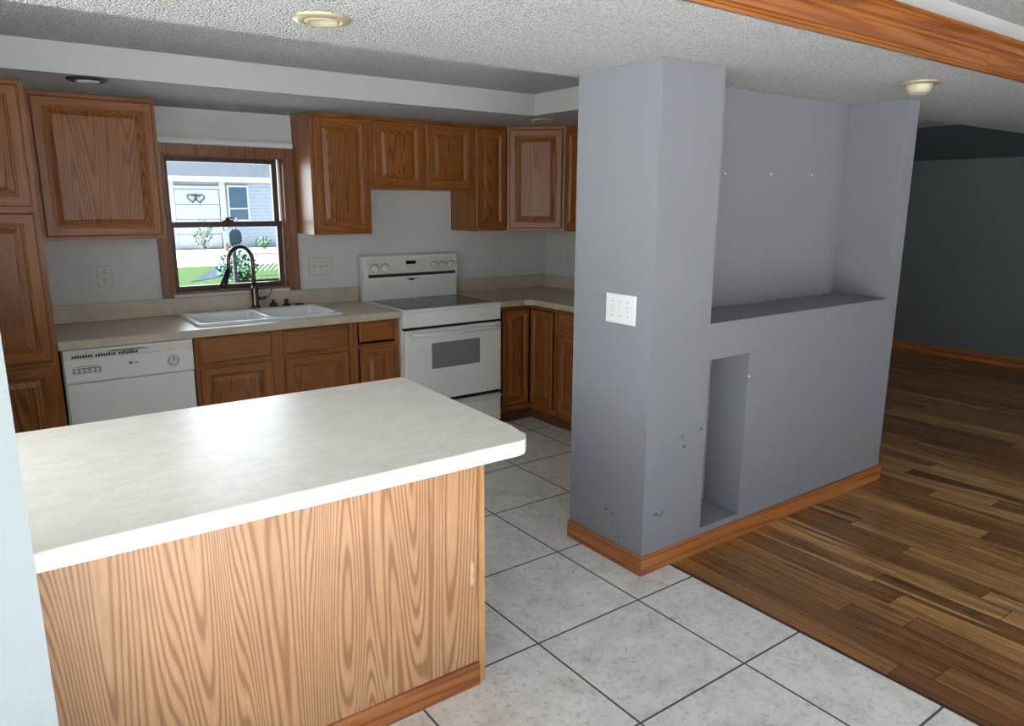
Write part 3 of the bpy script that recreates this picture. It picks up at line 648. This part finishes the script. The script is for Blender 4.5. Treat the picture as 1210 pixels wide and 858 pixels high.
# ================================================================== OUTLETS AND SWITCHES (local plate facing -y)
def plate(name, label, cat, loc, rz, w, h, mat, kind, n=1):
    r = thing(name, label, cat, loc, rz)
    MB().rect_rings(-w/2, w/2, -h/2, h/2, -.0005, [(0, 0), (0, .003), (.004, .006)]).build('plate', mat, r)
    for k in range(n):
        x = (k-(n-1)/2)*.046
        if kind == 'outlet':
            for s in (-1, 1):
                f = MB().rect_rings(x-.016, x+.016, s*.02-.014, s*.02+.014, -.0066, [(0, 0), (.001, .002)]).build('socket', mat, r)
                MB().box(x-.008, x-.005, -.0092, -.0087, s*.02-.004, s*.02+.006).box(x+.005, x+.008, -.0092, -.0087, s*.02-.004, s*.02+.006).lathe([(.0025, -.0087), (.0025, -.0092)], (x, 0, s*.02-.009), 'y', 10).build('slot', 'dark_slot', f)
        else:
            box('toggle_slot', 'plate_almond', r, x-.006, x+.006, -.0072, -.0066, -.013, .013)
            sgn = 1 if (k % 2 == 0) else -1
            MB().loft([[(x-.0045, -.0073, -.006), (x+.0045, -.0073, -.006), (x+.0045, -.0073, .006), (x-.0045, -.0073, .006)], [(x-.0035, -.018, sgn*.008-.003), (x+.0035, -.018, sgn*.008-.003), (x+.0035, -.018, sgn*.008+.003), (x-.0035, -.018, sgn*.008+.003)]]).build('toggle', mat, r)
        for s in (-1, 1): MB().lathe([(.003, -.0064), (.003, -.0072)], (x, 0, s*(.0305 if kind != 'outlet' else .041)), 'y', 10).build('screw', 'grey_print', r)
    return r
plate('wall_outlet', 'duplex wall outlet above the dishwasher counter left of window', 'outlet', (-1.556, -.0005, 1.168), 0, .075, .118, 'plate_almond', 'outlet')
plate('light_switch', 'three-gang light switch plate between window and stove', 'switch', (-.266, -.0005, 1.165), 0, .165, .118, 'plate_almond', 'switch', 3)
plate('wall_outlet', 'duplex wall outlet on the back wall right of the stove', 'outlet', (1.20, -.0005, 1.165), 0, .075, .118, 'plate_almond', 'outlet')
plate('wall_outlet', 'dim duplex wall outlet on the right kitchen wall beside the corner', 'outlet', (XR-.0005, -.30, 1.165), -PI/2, .075, .118, 'plate_almond', 'outlet')
plate('light_switch', 'bright white three-gang light switch on the grey partition end', 'switch', (px0-.0005, -2.566, 1.15), -PI/2, .176, .125, 'white_plastic', 'switch', 3)
# nails and scuffs on the partition
for i, (x, z, lab) in enumerate(((.854, 1.73, 'white wall anchor in grey display recess, upper row left'), (1.219, 1.735, 'white wall anchor in grey display recess, upper row middle'), (1.583, 1.739, 'white wall anchor in grey display recess, upper row right'))):
    o = MB().lathe([(.0055, 0), (.0055, -.002), (.003, -.0035)], (0, 0, 0), 'y', 12).build('wall_anchor', 'white_plastic', None); o.location = (x, -2.4205, z); tag(o, lab, 'anchor', 'wall anchors in the recess')
o = MB().lathe([(.006, 0), (.006, -.002), (.003, -.0035)], (0, 0, 0), 'y', 12).build('wall_anchor', 'white_plastic', None); o.location = (.709, pyf-.0005, .80); tag(o, 'small white wall anchor beside the low niche edge', 'anchor')

def scuff(x, y, z, rad, side):
    m = MB(); n = 11
    rs = [rad*random.uniform(.6, 1.2) for _ in range(n)]
    def ring(k, d): return [((x+k*rs[i]*math.cos(2*PI*i/n), y-d, z+k*rs[i]*.75*math.sin(2*PI*i/n)) if side == 'y' else (x-d, y+k*rs[i]*math.cos(2*PI*i/n), z+k*rs[i]*.75*math.sin(2*PI*i/n))) for i in range(n)]
    m.loft([ring(1, .0004), ring(.9, .0009)]); return m
wp = bpy.data.objects['wall_partition']
for x, z, q in ((.268, .589, .011), (.283, .54, .013), (.39, .602, .012), (.122, .261, .013), (.15, .25, .010), (.165, .262, .008)): scuff(x, pyf, z, q, 'y').build('scuff', 'scuff', wp)
for y, z, q in ((-2.514, .225, .010), (-2.56, .22, .009), (-2.60, .12, .008)): scuff(px0, y, z, q, 'x').build('scuff', 'scuff', wp)
# ================================================================== CEILING LIGHTS
def ring_prof(pr): return pr
def eyeball(label, loc, rz, R0=.088, tm='brass'):
    r = thing('recessed_light', label, 'ceiling light', loc, rz)
    m = MB(); n = 36; rg = lambda q, z: [(q*math.cos(2*PI*k/n), q*math.sin(2*PI*k/n), z) for k in range(n)]
    m.loft([rg(R0, -.0005), rg(R0, -.004), rg(R0-.008, -.009), rg(R0-.028, -.012), rg(R0-.034, -.010), rg(R0-.036, -.002)], False, False, 0, True); m.build('trim_ring', tm, r)
    return r
a = eyeball('brass-trimmed recessed ceiling light above the peninsula', (-1.205, -2.52, CEIL), 0)
MB().lathe([(.052, -.001), (.052, -.010), (.046, -.013), (.040, -.004), (.004, -.0035)], (0, 0, 0), 'z', 32).build('lens', 'lamp_glass', a)
b = eyeball('brass-trimmed eyeball ceiling light in front of the display recess', (1.42, -3.02, CEIL), 0, .092)
MB().lathe([(.056, -.002), (.055, -.018), (.050, -.034), (.040, -.046), (.030, -.050), (.026, -.040), (.01, -.038)], (0, 0, 0), 'z', 32).build('eyeball', 'lamp_glass', b)
c = eyeball('dark recessed can light in the soffit above the left wall cabinet', (-1.635, -.83, CEIL), 0, .085, 'iron')
MB().lathe([(.051, -.001), (.05, -.012), (.03, -.016), (.012, -.018)], (0, 0, 0), 'z', 28).build('bulb', 'white_plastic', c)
d = eyeball('small recessed light in the soffit by the diagonal corner cabinet', (1.01, -.79, CEIL), 0, .085)
MB().lathe([(.051, -.001), (.05, -.008), (.03, -.010), (.012, -.011)], (0, 0, 0), 'z', 28).build('lens', 'lamp_glass', d)

# ================================================================== OUTSIDE
GZ = -.45
struct('lawn', MB().box(-30, 45, .5, 20.5, GZ-.2, GZ), 'lawn')
struct('street', MB().box(-30, 45, 20.5, 26, GZ-.2, GZ-.02), 'concrete')
struct('far_lawn', MB().box(-30, 45, 26, 60, GZ-.2, GZ), 'concrete')
struct('added_bounce_ground', MB().box(-30, 45, -30, YB-.7, -.3, -.1).box(-30, XL-.5, YB-.7, -.5, -.3, -.1), 'concrete')  # unseen pale ground, put in to bounce sunlight up through the openings
mb = MB(); mb.prism([(2.3, 15.6), (3.0, 16.2), (5.4, 20.49), (4.3, 20.49)], GZ+.001, GZ+.012); struct('driveway', mb, 'asphalt')
r = thing('neighbour_house', 'pale blue sided house with white garage door across the street', 'house', (7, 30, GZ))
box('wall', 'siding', r, -8, 9, 0, 8, 0, 3.0)
MB().loft([[(x, y, z) for y, z in ((-.5, 3.0), (-.5, 3.12), (4, 5.2), (8.5, 3.12), (8.5, 3.0))] for x in (-8.6, 9.6)]).build('roof', 'roof', r)
box('gutter', 'ext_white', r, -8.6, 9.6, -.64, -.51, 2.93, 3.14)
gd = MB()
for k in range(4): gd.box(-1.98, -.12, -.06, -.005, .02+k*.65, .65+k*.65, .02)
gd = gd.build('garage_door', 'ext_white', r)
MB().box(-.09, .16, -.1, -.001, 0, 2.95).box(-2.2, -1.99, -.1, -.001, 0, 2.95).box(-1.99, -.09, -.1, -.001, 2.63, 2.75).build('garage_trim', 'ext_white', r)
f = MB().box(.24, .32, -.08, -.001, 1.2, 2.8).box(1.12, 1.2, -.08, -.001, 1.2, 2.8).box(.32, 1.12, -.08, -.001, 1.2, 1.28).box(.32, 1.12, -.08, -.001, 2.72, 2.8).box(.32, 1.12, -.075, -.001, 1.74, 1.8).build('window', 'ext_white', r)
box('pane', 'ext_glass', f, .32, 1.12, -.05, -.03, 1.28, 2.72)
f = MB().box(-2.75, -2.7, -.08, -.001, .9, 2.7).box(-2.35, -2.3, -.08, -.001, .9, 2.7).box(-2.7, -2.35, -.08, -.001, .9, .95).box(-2.7, -2.35, -.08, -.001, 2.65, 2.7).build('window', 'ext_white', r)
box('pane', 'ext_glass', f, -2.7, -2.35, -.05, -.03, .95, 2.65)
def heart(cx, cz, s):
    return [(cx+s*.0625*16*math.sin(t)**3, -.0, cz+s*.0625*(13*math.cos(t)-5*math.cos(2*t)-2*math.cos(3*t)-math.cos(4*t))) for t in [2*PI*k/28 for k in range(29)]]
m = MB(); m.tube(heart(-.15, 0, .2), .022, 8); m.tube(heart(.15, -.02, .2), .022, 8)
o = m.build('heart_wreath', 'iron', None); o.location = (5.9, 29.90, 1.78); tag(o, 'pair of linked dark hearts hung on the white garage door', 'decoration')
# mailbox on a post
r = thing('mailbox', 'blue-grey arched mailbox on a dark post by the street, seen through the window', 'mailbox', (3.05, 14.2, GZ))
n = 12; arch = [(-.15, 1.07), (.15, 1.07), (.15, 1.25)] + [(.15*math.cos(PI*k/n), 1.25+.15*math.sin(PI*k/n)) for k in range(1, n)] + [(-.15, 1.25)]
MB().loft([[(x, y, z) for x, z in arch] for y in (-.25, .25)]).build('box', 'mailbox', r)
MB().box(-.045, .045, -.045, .045, 0, 1.02, .005).box(-.12, .12, -.2, .2, 1.02, 1.069, .005).build('post', 'iron', r)
def bush(name, label, cat, loc, rx, ry, rz, n, mat, size, stems=True, zb=.0):
    r = thing(name, label, cat, loc); m = MB()
    for k in range(n):
        while True:
            p = Vector((random.uniform(-1, 1), random.uniform(-1, 1), random.uniform(-1, 1)))
            if .25 < p.length < 1: break
        c = Vector((p.x*rx, p.y*ry, zb+rz+p.z*rz)); u = Vector((random.gauss(0, 1), random.gauss(0, 1), random.gauss(0, 1))).normalized(); v = u.orthogonal().normalized(); s = size*random.uniform(.6, 1.3)
        m.add([c-u*s, c+v*s*.45, c+u*s, c-v*s*.45], [(0, 1, 2, 3)])
    m.build('foliage', mat, r); m = MB()
    for k in range(6): a = k*PI/3; m.tube([(0, 0, 0), (rx*.25*math.cos(a), ry*.25*math.sin(a), zb+rz*.7), (rx*.6*math.cos(a), ry*.6*math.sin(a), zb+rz*1.2)], [.02, .014, .006], 6)
    m.build('stem', 'bark', r); return r
bush('shrub', 'leafy green shrub growing behind the mailbox post', 'shrub', (3.3, 14.9, GZ), .52, .4, .42, 700, 'leaf', .07)
bush('young_tree', 'pale green young tree at the left of the garage across the street', 'tree', (5.75, 28.6, GZ), .42, .4, .62, 240, 'leaf_light', .08, zb=.1)
bush('shrub', 'grey-green bush in front of the far house window', 'shrub', (8.3, 28.6, GZ), .4, .4, .28, 160, 'leaf', .07)
r = thing('tree', 'bare two-stemmed tree standing before the garage post across the street', 'tree', (6.55, 28.0, GZ))
MB().tube([(0, 0, 0), (-.05, 0, .7), (-.25, 0, 1.3)], [.09, .075, .05], 8).tube([(.35, 0, 0), (.33, 0, .8), (.5, 0, 1.4)], [.07, .06, .04], 8).build('trunk', 'bark', r)
r = thing('lattice_fence', 'low white lattice fence at the right beyond the lawn', 'fence', (4.3, 16.2, GZ))
m = MB()
for k in range(14):
    x = -.6+k*.14; m.add([], []); m.tube([(x, 0, .15), (x+.5, 0, .6)], .012, 4); m.tube([(x+.5, .02, .15), (x, .02, .6)], .012, 4)
m.build('lattice', 'ext_white', r); MB().box(-.65, 1.8, -.03, .05, .6, .66).box(-.65, -.58, -.03, .05, 0, .6).box(1.73, 1.8, -.03, .05, 0, .6).build('rail', 'ext_white', r)
